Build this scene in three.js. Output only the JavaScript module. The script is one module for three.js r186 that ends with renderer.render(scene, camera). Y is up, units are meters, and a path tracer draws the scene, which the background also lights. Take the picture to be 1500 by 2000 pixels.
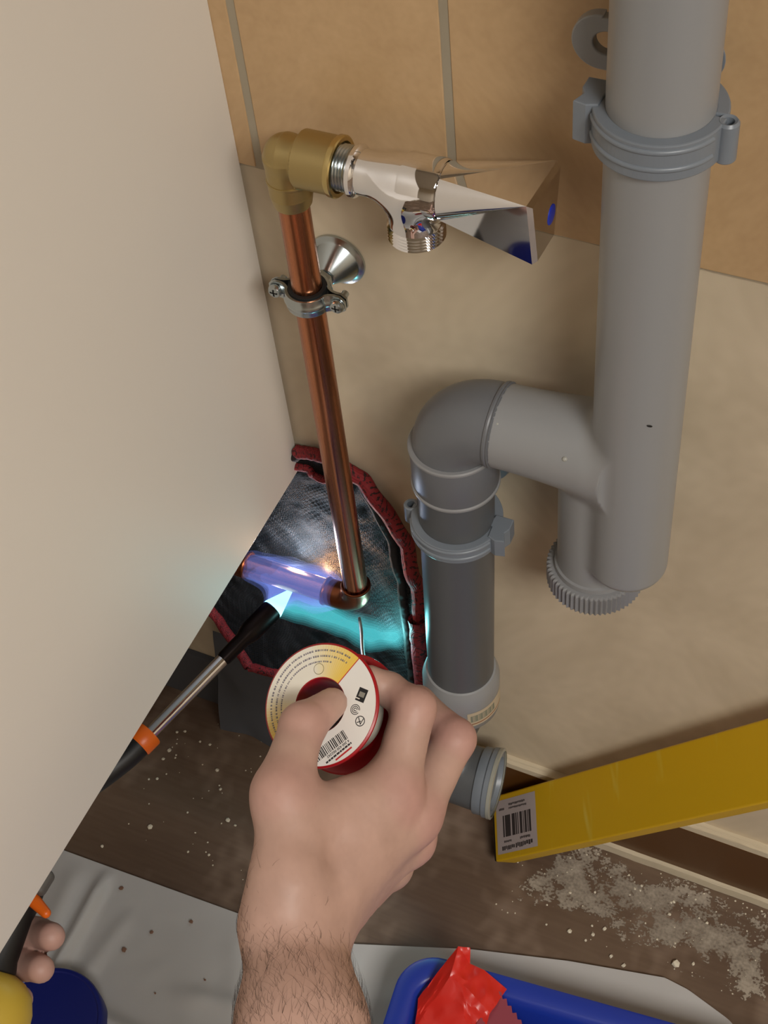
import * as THREE from 'three';
import { RoundedBoxGeometry } from 'three/addons/geometries/RoundedBoxGeometry.js';
import { mergeGeometries, mergeVertices, toCreasedNormals } from 'three/addons/utils/BufferGeometryUtils.js';
import { RectAreaLightUniformsLib } from 'three/addons/lights/RectAreaLightUniformsLib.js';
import { ImprovedNoise } from 'three/addons/math/ImprovedNoise.js';

// ---------------------------------------------------------------- camera, light, exposure
const scene = new THREE.Scene();
const camera = new THREE.PerspectiveCamera(2 * Math.atan(1000 / 2900) * 180 / Math.PI, 0.75, 0.02, 20);
camera.position.set(0.3354, 1.0086, 0.485);
{
  const right = new THREE.Vector3(0.90795, -0.08312, -0.41076), up = new THREE.Vector3(-0.27411, 0.62363, -0.73209), back = new THREE.Vector3(0.31701, 0.77729, 0.54344);
  camera.quaternion.setFromRotationMatrix(new THREE.Matrix4().makeBasis(right, up, back));
}
const renderer = new THREE.WebGLRenderer({ antialias: true });
renderer.toneMapping = THREE.LinearToneMapping;
renderer.toneMappingExposure = 0.93;
renderer.shadowMap.enabled = true;
RectAreaLightUniformsLib.init();
scene.background = new THREE.Color(0x000000);
// added light out of view, hung low for falloff (fitting built further down)
const ADDED_LAMP = { x: 1.25, y: 1.78, z: 1.12, w: 0.75, d: 0.6 };
{
  const l = new THREE.RectAreaLight(new THREE.Color(1.0, 0.955, 0.895), 24, ADDED_LAMP.w, ADDED_LAMP.d);
  l.position.set(ADDED_LAMP.x, ADDED_LAMP.y - 0.012, ADDED_LAMP.z); l.lookAt(ADDED_LAMP.x, 0, ADDED_LAMP.z); l.castShadow = true; scene.add(l);
}

// ---------------------------------------------------------------- helpers (all lengths in millimetres, scaled once)
const V = (x, y, z) => new THREE.Vector3(x, y, z);
const A = a => a.isVector3 ? a.clone() : V(a[0], a[1], a[2]);
const noiseGen = new ImprovedNoise();
const noise = (x, y, z) => noiseGen.noise(x, y, z);
let seed = 12345;
const rnd = () => { seed = (seed * 1664525 + 1013904223) >>> 0; return seed / 4294967296; };
const taken = {};
const numbered = n => { taken[n] = (taken[n] ?? -1) + 1; return taken[n] ? `${n}_${String(taken[n]).padStart(3, '0')}` : n; };
const frameOf = dir => new THREE.Quaternion().setFromUnitVectors(V(0, 1, 0), dir);
const clean = g => { let h = g.index ? g.toNonIndexed() : g; for (const k of Object.keys(h.attributes)) if (!['position', 'normal', 'uv', 'color'].includes(k)) h.deleteAttribute(k);
  if (!h.attributes.uv) h.setAttribute('uv', new THREE.BufferAttribute(new Float32Array(h.attributes.position.count * 2), 2)); return h; };
function thing(name, label, category, base = [0, 0, 0], group) {
  const o = new THREE.Group(); o.name = numbered(name); o.position.set(base[0] / 1000, base[1] / 1000, base[2] / 1000);
  o.userData = { label, category }; if (group) o.userData.group = group; scene.add(o); return o;
}
function worldOf(p) { const v = V(0, 0, 0); while (p && p !== scene) { v.add(p.position); p = p.parent; } return v; }
function obj(name, geos, mat, parent = scene, ud) {
  let g = Array.isArray(geos) ? (geos.length === 1 ? clean(geos[0]) : mergeGeometries(geos.map(clean))) : geos;
  const w = worldOf(parent); g = g.clone(); g.scale(0.001, 0.001, 0.001); g.translate(-w.x, -w.y, -w.z);
  const m = new THREE.Mesh(g, mat); m.name = parent === scene ? numbered(name) : name; m.castShadow = m.receiveShadow = true;
  if (ud) m.userData = ud; parent.add(m); return m;
}
// re-seat a top-level mesh so that its origin lies at its base
function lathe(profile, origin, dir, seg = 48, flatEnds = true) {   // profile: [radius, distance along dir]
  const pts = profile.map(([r, t]) => new THREE.Vector2(Math.max(r, 0.0001), t));
  let g = new THREE.LatheGeometry(pts, seg); g = toCreasedNormals(g, 0.6);
  g.applyQuaternion(frameOf(A(dir).normalize())); g.translate(...A(origin)); return g;
}
function cyl(p, q, r0, r1 = r0, seg = 32, ends = true) {
  p = A(p); q = A(q); const d = q.clone().sub(p), L = d.length();
  const prof = ends ? [[0, 0], [r0, 0], [r1, L], [0, L]] : [[r0, 0], [r1, L]];
  return lathe(prof, p, d, seg);
}
function tube(pts, r, seg = 12, n, closed = false) {
  const c = new THREE.CatmullRomCurve3(pts.map(A), closed, 'centripetal');
  return new THREE.TubeGeometry(c, n ?? pts.length * 6, r, seg, closed);
}
function rbox(center, size, rad = 1, quat, seg = 2) {
  const g = new RoundedBoxGeometry(size[0], size[1], size[2], seg, rad); if (quat) g.applyQuaternion(quat); g.translate(...A(center)); return g;
}
function planar(g, u, v, scale) { u = A(u); v = A(v); const p = g.attributes.position, a = new Float32Array(p.count * 2), t = V(0, 0, 0);
  for (let i = 0; i < p.count; i++) { t.fromBufferAttribute(p, i); a[2 * i] = t.dot(u) / scale; a[2 * i + 1] = t.dot(v) / scale; }
  g.setAttribute('uv', new THREE.BufferAttribute(a, 2)); return g; }
// smooth solid from a distance field (naive surface nets)
function solid(sdf, lo, hi, h) {
  const n = [0, 1, 2].map(i => Math.ceil((hi[i] - lo[i]) / h) + 1), [nx, ny, nz] = n, f = new Float32Array(nx * ny * nz);
  let q = 0; for (let k = 0; k < nz; k++) for (let j = 0; j < ny; j++) for (let i = 0; i < nx; i++) f[q++] = sdf(lo[0] + i * h, lo[1] + j * h, lo[2] + k * h);
  const id = new Int32Array(nx * ny * nz).fill(-1), pos = [], idx = [], off = [0, 1, nx, nx + 1, nx * ny, nx * ny + 1, nx * ny + nx, nx * ny + nx + 1];
  const E = [[0, 1], [2, 3], [4, 5], [6, 7], [0, 2], [1, 3], [4, 6], [5, 7], [0, 4], [1, 5], [2, 6], [3, 7]];
  for (let k = 0; k < nz - 1; k++) for (let j = 0; j < ny - 1; j++) for (let i = 0; i < nx - 1; i++) {
    const b = i + nx * (j + ny * k); let m = 0; for (let c = 0; c < 8; c++) if (f[b + off[c]] < 0) m |= 1 << c;
    if (m === 0 || m === 255) continue;
    let x = 0, y = 0, z = 0, cnt = 0;
    for (const [a, c] of E) { const sa = (m >> a) & 1, sc = (m >> c) & 1; if (sa === sc) continue; const fa = f[b + off[a]], fc = f[b + off[c]], t = fa / (fa - fc);
      x += (a & 1) + t * ((c & 1) - (a & 1)); y += ((a >> 1) & 1) + t * (((c >> 1) & 1) - ((a >> 1) & 1)); z += (a >> 2) + t * ((c >> 2) - (a >> 2)); cnt++; }
    id[b] = pos.length / 3; pos.push(lo[0] + (i + x / cnt) * h, lo[1] + (j + y / cnt) * h, lo[2] + (k + z / cnt) * h);
  }
  const st = [1, nx, nx * ny];
  for (let k = 1; k < nz - 1; k++) for (let j = 1; j < ny - 1; j++) for (let i = 1; i < nx - 1; i++) {
    const b = i + nx * (j + ny * k), s = f[b] < 0;
    for (let a = 0; a < 3; a++) { if ((f[b + st[a]] < 0) === s) continue; const u = st[(a + 1) % 3], v = st[(a + 2) % 3];
      const q0 = id[b], q1 = id[b - u], q2 = id[b - u - v], q3 = id[b - v]; if (q0 < 0 || q1 < 0 || q2 < 0 || q3 < 0) continue;
      if (s) idx.push(q0, q1, q2, q0, q2, q3); else idx.push(q0, q2, q1, q0, q3, q2); }
  }
  const N = new Float32Array(pos.length), e = h * 0.5;
  for (let i = 0; i < pos.length; i += 3) { const [x, y, z] = [pos[i], pos[i + 1], pos[i + 2]];
    const gx = sdf(x + e, y, z) - sdf(x - e, y, z), gy = sdf(x, y + e, z) - sdf(x, y - e, z), gz = sdf(x, y, z + e) - sdf(x, y, z - e), l = Math.hypot(gx, gy, gz) || 1;
    N[i] = gx / l; N[i + 1] = gy / l; N[i + 2] = gz / l; }
  const g = new THREE.BufferGeometry(); g.setAttribute('position', new THREE.Float32BufferAttribute(pos, 3)); g.setAttribute('normal', new THREE.BufferAttribute(N, 3));
  g.setAttribute('uv', new THREE.BufferAttribute(new Float32Array(pos.length / 3 * 2), 2)); g.setIndex(idx); return g;
}
function capsule(a, ra, b, rb) {   // distance to a tapered capsule
  const dx = b[0] - a[0], dy = b[1] - a[1], dz = b[2] - a[2], l2 = dx * dx + dy * dy + dz * dz;
  return (x, y, z) => { const t = Math.min(1, Math.max(0, ((x - a[0]) * dx + (y - a[1]) * dy + (z - a[2]) * dz) / l2));
    return Math.hypot(x - a[0] - dx * t, y - a[1] - dy * t, z - a[2] - dz * t) - (ra + (rb - ra) * t); };
}
const smin = (a, b, k) => { const h = Math.max(k - Math.abs(a - b), 0) / k; return Math.min(a, b) - h * h * k * 0.25; };
function bounds(list, pad) { const lo = [1e9, 1e9, 1e9], hi = [-1e9, -1e9, -1e9]; for (const [p, r] of list) for (let i = 0; i < 3; i++) { lo[i] = Math.min(lo[i], p[i] - r - pad); hi[i] = Math.max(hi[i], p[i] + r + pad); } return [lo, hi]; }
// textures
function dataTex(w, h, fn, srgb = true, rx = 1, ry = 1) {
  const d = new Uint8Array(w * h * 4); let q = 0;
  for (let j = 0; j < h; j++) for (let i = 0; i < w; i++) { const c = fn(i / w, j / h, i, j); for (let k = 0; k < 3; k++) d[q++] = Math.max(0, Math.min(255, (Array.isArray(c) ? c[k] : c) * 255)); d[q++] = Array.isArray(c) && c.length > 3 ? c[3] * 255 : 255; }
  const t = new THREE.DataTexture(d, w, h); t.wrapS = t.wrapT = THREE.RepeatWrapping; t.magFilter = THREE.LinearFilter; t.minFilter = THREE.LinearMipmapLinearFilter; t.generateMipmaps = true;
  if (srgb) t.colorSpace = THREE.SRGBColorSpace; t.repeat.set(rx, ry); t.needsUpdate = true; return t;
}
const pn = (u, v, f, s) => { // tileable noise
  const a = 2 * Math.PI * u, b = 2 * Math.PI * v, R = f / 6.283; return noise(Math.cos(a) * R + s, Math.sin(a) * R + Math.cos(b) * R * 0.7 + s * 2, Math.sin(b) * R + s * 3); };
function canvasTex(w, h, draw) { const c = document.createElement('canvas'); c.width = w; c.height = h; draw(c.getContext('2d'), w, h);
  const t = new THREE.CanvasTexture(c); t.colorSpace = THREE.SRGBColorSpace; return t; }
const std = (color, roughness = 0.6, o = {}) => new THREE.MeshStandardMaterial({ color, roughness, ...o });
const phys = (color, roughness = 0.6, o = {}) => new THREE.MeshPhysicalMaterial({ color, roughness, ...o });

// ---------------------------------------------------------------- materials
const grainTex = dataTex(256, 256, (u, v) => 0.5 + 0.28 * pn(u, v, 60, 1) + 0.2 * pn(u, v, 24, 5), false);
const plasterTex = dataTex(512, 512, (u, v) => { const n = 0.035 * pn(u, v, 9, 2) + 0.02 * pn(u, v, 40, 7); return [0.795 + n, 0.735 + n, 0.635 + n]; });
const tileTex = dataTex(512, 512, (u, v) => { const n = 0.02 * pn(u, v, 10, 3) + 0.018 * pn(u, v, 45, 8) + 0.015 * pn(u, v, 110, 4); return [0.755 + n, 0.63 + n, 0.47 + n * 0.9]; });
const floorTex = dataTex(1024, 512, (u, v) => {
  const g = pn(u * 1, v * 1, 6, 1), s = noise(u * 14, v * 190, 3.1) * 0.5 + noise(u * 40, v * 420, 9.2) * 0.35, b = noise(u * 3, v * 12, 1.5);
  const dust = Math.max(0, noise(u * 11, v * 9, 7.7) + 0.5 * noise(u * 60, v * 50, 2.2)) * 0.16;
  const t = 0.06 * g + 0.045 * s + 0.05 * b; return [0.40 + t + dust, 0.325 + t + dust, 0.265 + t * 0.9 + dust]; });
const streak = dataTex(256, 256, (u, v) => { const a = pn(u, v * 0.02, 16, 4), b = noise(u * 37, v * 1.5, 2.2), c = noise(u * 9, v * 26, 6.1), k = 0.88 + 0.26 * a + 0.1 * b + 0.05 * c; return [0.80 * k, 0.53 * k, 0.385 * k]; });
const streakRough = dataTex(128, 128, (u, v) => 0.55 + 0.4 * noise(u * 20, v * 3, 1) + 0.2 * noise(u * 50, v * 30, 4), false);
const M = {
  paint: phys(0xe2ddd4, 0.5, { clearcoat: 0.15, clearcoatRoughness: 0.5 }),
  roomWall: std(0xd8cdbb, 0.9), ceiling: std(0xe6e2da, 0.95),
  plaster: std(0xffffff, 0.82, { map: plasterTex, bumpMap: grainTex, bumpScale: 0.0002 }),
  tile: phys(0xffffff, 0.42, { map: tileTex, clearcoat: 0.25, clearcoatRoughness: 0.35 }),
  grout: std(0xd3c6ac, 0.95, { bumpMap: grainTex, bumpScale: 0.0004 }),
  floor: phys(0xffffff, 0.5, { map: floorTex }),
  skirtTile: phys(0x553516, 0.35), skirtBare: std(0x4c4d52, 0.9),
  copper: phys(0xffffff, 0.5, { metalness: 1, map: streak, roughnessMap: streakRough }), copperDark: phys(0x8a5236, 0.34, { metalness: 1 }),
  brass: phys(0xb3a070, 0.42, { metalness: 1 }), brassBright: phys(0xc6b27a, 0.25, { metalness: 1 }),
  chrome: phys(0xe8e8ea, 0.045, { metalness: 1 }), steel: phys(0xb4bcbe, 0.24, { metalness: 1 }),
  rubber: std(0x0c0c0d, 0.7), blueDot: phys(0x1238c4, 0.35),
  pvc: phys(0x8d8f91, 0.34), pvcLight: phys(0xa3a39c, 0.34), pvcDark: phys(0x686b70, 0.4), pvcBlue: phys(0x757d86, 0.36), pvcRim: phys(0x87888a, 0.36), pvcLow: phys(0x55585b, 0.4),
  clearRim: phys(0xb8b9ae, 0.2, { transmission: 0.35, thickness: 0 }),
  black: std(0x0b0b0c, 0.5), yellow: phys(0xd9ad12, 0.42), blue: phys(0x17339a, 0.33, { clearcoat: 0.3, clearcoatRoughness: 0.3 }),
  redPlastic: phys(0xa3101a, 0.35), redBag: phys(0xd8291f, 0.32, { transmission: 0.12, thickness: 0, side: THREE.DoubleSide }), redBagInner: phys(0xa84a58, 0.4, { transmission: 0.3, thickness: 0, side: THREE.DoubleSide }),
  solder: phys(0x9b968a, 0.42, { metalness: 0.7 }), orange: phys(0xd9620e, 0.4), sheet: phys(0xc4c3c2, 0.38, { transmission: 0.1, thickness: 0, side: THREE.DoubleSide }),
  crumb: std(0xd8cfba, 0.9), crumbDark: std(0x2a1c12, 0.9),
};

// ---------------------------------------------------------------- the room
const S = { kind: 'structure' };
const struct = (name, geos, mat, parent = scene) => obj(name, geos, mat, parent, parent === scene ? { ...S } : undefined);
const RX0 = -1500, RX1 = 2300, RZ1 = 3000, RY = 2500;
struct('floor', [planar(clean(rbox([(RX0 + RX1) / 2, -33, RZ1 / 2 - 50], [RX1 - RX0 + 200, 60, RZ1 + 300], 0.5, null, 1)), [1, 0, 0], [0, 0, 1], 600)], M.floor);
struct('ceiling', [rbox([(RX0 + RX1) / 2, RY + 50, RZ1 / 2 - 50], [RX1 - RX0 + 200, 100, RZ1 + 300], 0.5, null, 1)], M.ceiling);
const wallBack = struct('wall_back', [planar(clean(rbox([(RX0 + RX1) / 2, RY / 2, -60], [RX1 - RX0 + 200, RY, 120], 0.5, null, 1)), [1, 0, 0], [0, 1, 0], 300)], M.plaster);
struct('wall_left', [rbox([RX0 - 50, RY / 2, RZ1 / 2], [100, RY, RZ1], 0.5, null, 1)], M.roomWall);
struct('wall_right', [rbox([RX1 + 50, RY / 2, RZ1 / 2], [100, RY, RZ1], 0.5, null, 1)], M.roomWall);
struct('wall_front', [rbox([(RX0 + RX1) / 2, RY / 2, RZ1 + 50], [RX1 - RX0 + 200, RY, 100], 0.5, null, 1)], M.roomWall);
// tiles above the plaster, 100 x 200 mm, with pale joints
{
  const TX = 10.8, TW = 101.2, TY = 563.4, TH = 201, G = 4.2;
  const ragged = []; // grout bed with a slightly uneven lower edge
  const sh = new THREE.Shape(); sh.moveTo(-200, TY + 620); for (let x = -200; x <= 1000; x += 3) sh.lineTo(x, TY - 0.6 + 0.55 * noise(x * 0.11, 4.2, 1) + 0.35 * noise(x * 0.5, 1.2, 6) - (x > 219 && x < 227 ? 0.9 : 0)); sh.lineTo(1000, TY + 620);
  const gg = new THREE.ExtrudeGeometry(sh, { depth: 1.9, bevelEnabled: false }); struct('grout', [gg], M.grout, wallBack);
  for (let r = 0; r < 3; r++) for (let c = -2; c < 9; c++) {
    const x0 = TX + c * TW + G / 2, x1 = x0 + TW - G, y0 = TY + r * TH + (r ? G : 0), y1 = TY + (r + 1) * TH;
    const g = clean(rbox([(x0 + x1) / 2, (y0 + y1) / 2, 0], [x1 - x0, y1 - y0, 5.0], 0.7, null, 2)); planar(g, [1, 0, 0], [0, 1, 0], 260 + 7 * c); struct('tile', [g], M.tile, wallBack);
  }
}
// skirting: a row of brown tiles between two pale joints, bare towards the corner
{
  const b = struct('baseboard_back', [rbox([-500, 30, 2.5], [1120, 66, 5], 0.6, null, 1)], M.skirtBare);
  const strip = (y, h, z, name) => { const g = new THREE.BoxGeometry(1000, h, z, 220, 2, 2); const p = g.attributes.position; for (let i = 0; i < p.count; i++) if (p.getZ(i) > 0) { const x = p.getX(i); p.setY(i, p.getY(i) + 0.9 * noise(x * 0.05, y, 2) + 0.5 * noise(x * 0.21, y, 5)); }
    g.computeVertexNormals(); g.translate(560, y, z / 2); struct(name, [g], M.grout, b); };
  strip(66.5, 9, 6.5, 'grout_line'); strip(2, 9, 10, 'grout_line');
  for (let i = 0; i < 4; i++) struct('skirting_tile', [rbox([60 + 150 + i * 302, 34, 3.4], [300, 62, 6.8], 0.8)], M.skirtTile, b);
}
// added lamp fitting, placed close so the wall darkens downwards
{
  const t = thing('added_lamp', 'added unseen lamp panel that lights the work place', 'lamp', [ADDED_LAMP.x * 1000, ADDED_LAMP.y * 1000, ADDED_LAMP.z * 1000]);
  const [x, y, z] = [ADDED_LAMP.x * 1000, ADDED_LAMP.y * 1000, ADDED_LAMP.z * 1000];
  obj('frame', [rbox([x, y + 22, z], [ADDED_LAMP.w * 1000 + 40, 44, ADDED_LAMP.d * 1000 + 40], 4)], M.ceiling, t);
  obj('diffuser', [rbox([x, y - 2, z], [ADDED_LAMP.w * 1000, 8, ADDED_LAMP.d * 1000], 2)], new THREE.MeshStandardMaterial({ color: 0xffffff, emissive: new THREE.Color(1, 0.955, 0.895), emissiveIntensity: 4 }), t);
  obj('cord', [cyl([x, y + 44, z], [x, RY, z], 4)], M.ceiling, t);
}
// white cabinet whose side stands against the tiled wall
{
  const t = thing('kitchen_cabinet', 'white wall-hung cabinet side panel filling the left of the picture', 'cabinet', [-300, 337, 300]);
  obj('side_panel', [rbox([-9, 337 + 290, 300 + 1.5], [18, 580, 598], 0.6)], M.paint, t);
  obj('bottom_panel', [rbox([-300, 337 + 9, 300 + 1.5], [563, 18, 596], 0.6)], M.paint, t);
  obj('back_panel', [rbox([-300, 337 + 290, 6], [563, 560, 8], 0.6)], M.paint, t);
  obj('side_panel', [rbox([-591, 337 + 290, 300 + 1.5], [18, 580, 598], 0.6)], M.paint, t);
  obj('top_panel', [rbox([-300, 337 + 571, 300 + 1.5], [563, 18, 596], 0.6)], M.paint, t);
  obj('door', [rbox([-300, 337 + 290, 610], [598, 576, 18], 1.2)], M.paint, t);
}

// ---------------------------------------------------------------- copper pipe, brass elbow, chrome valve
const CX = 44, CZ = 30, HY = 257;
{
  const t = thing('copper_pipe', 'thin copper pipe running down the wall to a soldered bend', 'pipe', [CX, 250, CZ]);
  obj('vertical_tube', [lathe([[6.4, 0], [7.5, 0.4], [7.5, 310], [6.4, 310]], [43.2, 264, CZ], [0.0026, 1, 0], 40)], M.copper, t);
  // capillary bend at the foot
  const R = 12, c = []; for (let i = 0; i <= 10; i++) { const a = i / 10 * Math.PI / 2; c.push(V(43.2 - R + R * Math.cos(a), HY + R - R * Math.sin(a), CZ)); }
  const bend = [tube([V(43.2, 274, CZ), V(43.2, 271, CZ), ...c, V(28, HY, CZ), V(22, HY, CZ)], 8.7, 28, 60)];
  bend.push(lathe([[7.4, 0], [9.1, 0], [9.4, 0.8], [9.1, 1.8], [8.6, 2]], [43.2, 273, CZ], [0, 1, 0]), lathe([[7.4, 0], [9.1, 0], [9.4, 0.8], [9.1, 1.8], [8.6, 2]], [22, HY, CZ], [-1, 0, 0]));
  obj('bend', bend, M.copperDark, t);
  obj('horizontal_tube', [cyl([24, HY, CZ], [-36, HY, CZ], 7.5, 7.5, 40)], M.copper, t);
  obj('coupling', [lathe([[7.5, 0], [8.8, 0.2], [9.3, 1], [8.8, 2], [8.7, 24], [9.3, 25], [8.8, 26], [7.5, 26.2]], [-34, HY, CZ], [-1, 0, 0]), cyl([-58, HY, CZ], [-190, HY, CZ], 7.5)], M.copperDark, t);
}
{
  const t = thing('brass_elbow', 'matt brass elbow fitting on top of the copper pipe', 'fitting', [CX, 573, CZ]);
  const Y = 600;
  const body = solid((x, y, z) => {
    const dv = Math.max(Math.hypot(x - CX, z - CZ) - (y < 580 ? 8.9 + (y - 573) * 0.2 : 10.2), 572.8 - y, y - Y);
    const dh = Math.max(Math.hypot(y - Y, z - CZ) - 9.6, CX - x, x - 60);
    const ds = Math.hypot(x - CX, y - Y, z - CZ) - 9.9, dc = Math.max(Math.hypot(y - Y, z - CZ) - 13.2, 52 - x, x - 69.5);
    let d = smin(smin(dv, dh, 2), ds, 2); return smin(d, dc, 2.5); }, [30, 570, 14], [74, 617, 47], 0.7);
  obj('elbow_body', body, M.brass, t);
  obj('rim', [lathe([[10.8, 0], [13.6, 0], [14, 0.6], [14, 2.6], [13.4, 3.2], [11.6, 3.2], [11.2, 1.2]], [68.8, Y, CZ], [1, 0, 0])], M.brassBright, t);
  obj('socket_rim', [lathe([[9.4, 0], [10.5, 0.3], [10.7, 1], [10.5, 1.7], [9.4, 2]], [CX, 586.5, CZ], [0, 1, 0])], M.brass, t);
}
{
  const Y = 600, t = thing('angle_valve', 'chrome angle valve with square flared handle screwed into the brass elbow', 'valve', [105, 567, CZ]);
  const th = [[9.6, 0]]; for (let i = 0; i < 5; i++) th.push([10.5, i * 1.5 + 0.5], [9.7, i * 1.5 + 1.25]); th.push([9.6, 9.5]);
  obj('inlet_thread', [lathe(th, [70, Y, CZ], [1, 0, 0])], M.steel, t);
  obj('collar', [lathe([[9.6, 0], [11.2, 0], [11.9, 0.8], [11.9, 2.8], [10.8, 4.2], [9.6, 4.6]], [77.6, Y, CZ], [1, 0, 0])], M.chrome, t);
  const sd = (x, y, z) => {
    const rr = Math.hypot(y - Y, z - CZ);
    const n = Math.min(1, Math.max(0, (x - 86) / 18)), r = 10.2 + (n * n * (3 - 2 * n)) * 2.4;
    const a = Math.max(rr - r, 80 - x, x - 116), b = Math.max(Math.hypot(x - 105.8, z - CZ) - 12.2, y - Y, 579 - y);
    return smin(a, b, 9); };
  obj('valve_body', solid(sd, [78, 572, 12], [119, 616, 48], 0.6), M.chrome, t);
  const ot = [[0, 0], [9.5, 0], [11.8, 0]]; for (let i = 0; i < 5; i++) ot.push([13.1, i * 1.7 + 0.9], [12.0, i * 1.7 + 1.7]); ot.push([11.6, 10]);
  obj('outlet_thread', [lathe(ot, [105.8, 571, CZ], [0, 1, 0])], M.chrome, t);
  obj('headpart', [lathe([[11.6, 0], [13.3, 0.5], [13.6, 1.5], [13.6, 17], [13, 18.3], [11, 18.6]], [102.5, Y, CZ], [1, 0, 0])], M.chrome, t);
  // handle: round neck running in long facets into a square end
  const Q = [[19, 20], [15, -16], [-19, -8], [-17, 14]].map(([a, b]) => V(165.5, Y + a, CZ + b)), ap = [30, 135, 215, 300], N = 14, tr = []; // corners and the neck points between them
  const neck = deg => V(121.5, Y + 12.8 * Math.cos(deg * Math.PI / 180), CZ + 12.8 * Math.sin(deg * Math.PI / 180));
  const tri = (a, b, c) => tr.push(a.clone(), b.clone(), c.clone()), order = [0, 3, 2, 1];
  for (let i = 0; i < 4; i++) { const a0 = ap[i], a1 = i < 3 ? ap[i + 1] : ap[0] + 360, q = Q[order[i]], qn = Q[order[(i + 1) % 4]];
    for (let k = 0; k < N; k++) tri(q, neck(a0 + (a1 - a0) * k / N), neck(a0 + (a1 - a0) * (k + 1) / N));
    tri(q, neck(a1), qn); }
  // slightly bevelled end face
  const cen = V(168, Y - 0.5, CZ + 2.5), inn = Q.map(q => q.clone().lerp(cen, 0.1).setX(167.6));
  for (let i = 0; i < 4; i++) { const a = order[i], b = order[(i + 1) % 4]; tri(Q[a], Q[b], inn[b]); tri(Q[a], inn[b], inn[a]); tri(inn[a], inn[b], cen); }
  { // outward winding
    const mid = V(145, Y, CZ + 1); for (let i = 0; i < tr.length; i += 3) { const n = tr[i + 1].clone().sub(tr[i]).cross(tr[i + 2].clone().sub(tr[i])), c = tr[i].clone().add(tr[i + 1]).add(tr[i + 2]).divideScalar(3).sub(mid); if (n.dot(c) < 0) { const q = tr[i + 1]; tr[i + 1] = tr[i + 2]; tr[i + 2] = q; } } }
  let hg = new THREE.BufferGeometry().setFromPoints(tr); hg.computeVertexNormals(); hg = toCreasedNormals(hg, 0.42);
  obj('handle', [hg, cyl([120, Y, CZ], [122, Y, CZ], 11.8, 12.6)], M.chrome, t);
  const dot = new THREE.SphereGeometry(1, 24, 12); dot.scale(0.6, 4.6, 4.6); dot.translate(168.0, Y - 2.5, CZ - 2.5); obj('cold_marker', [dot], M.blueDot, t, { label: 'blue cold water dot' });
}
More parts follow.
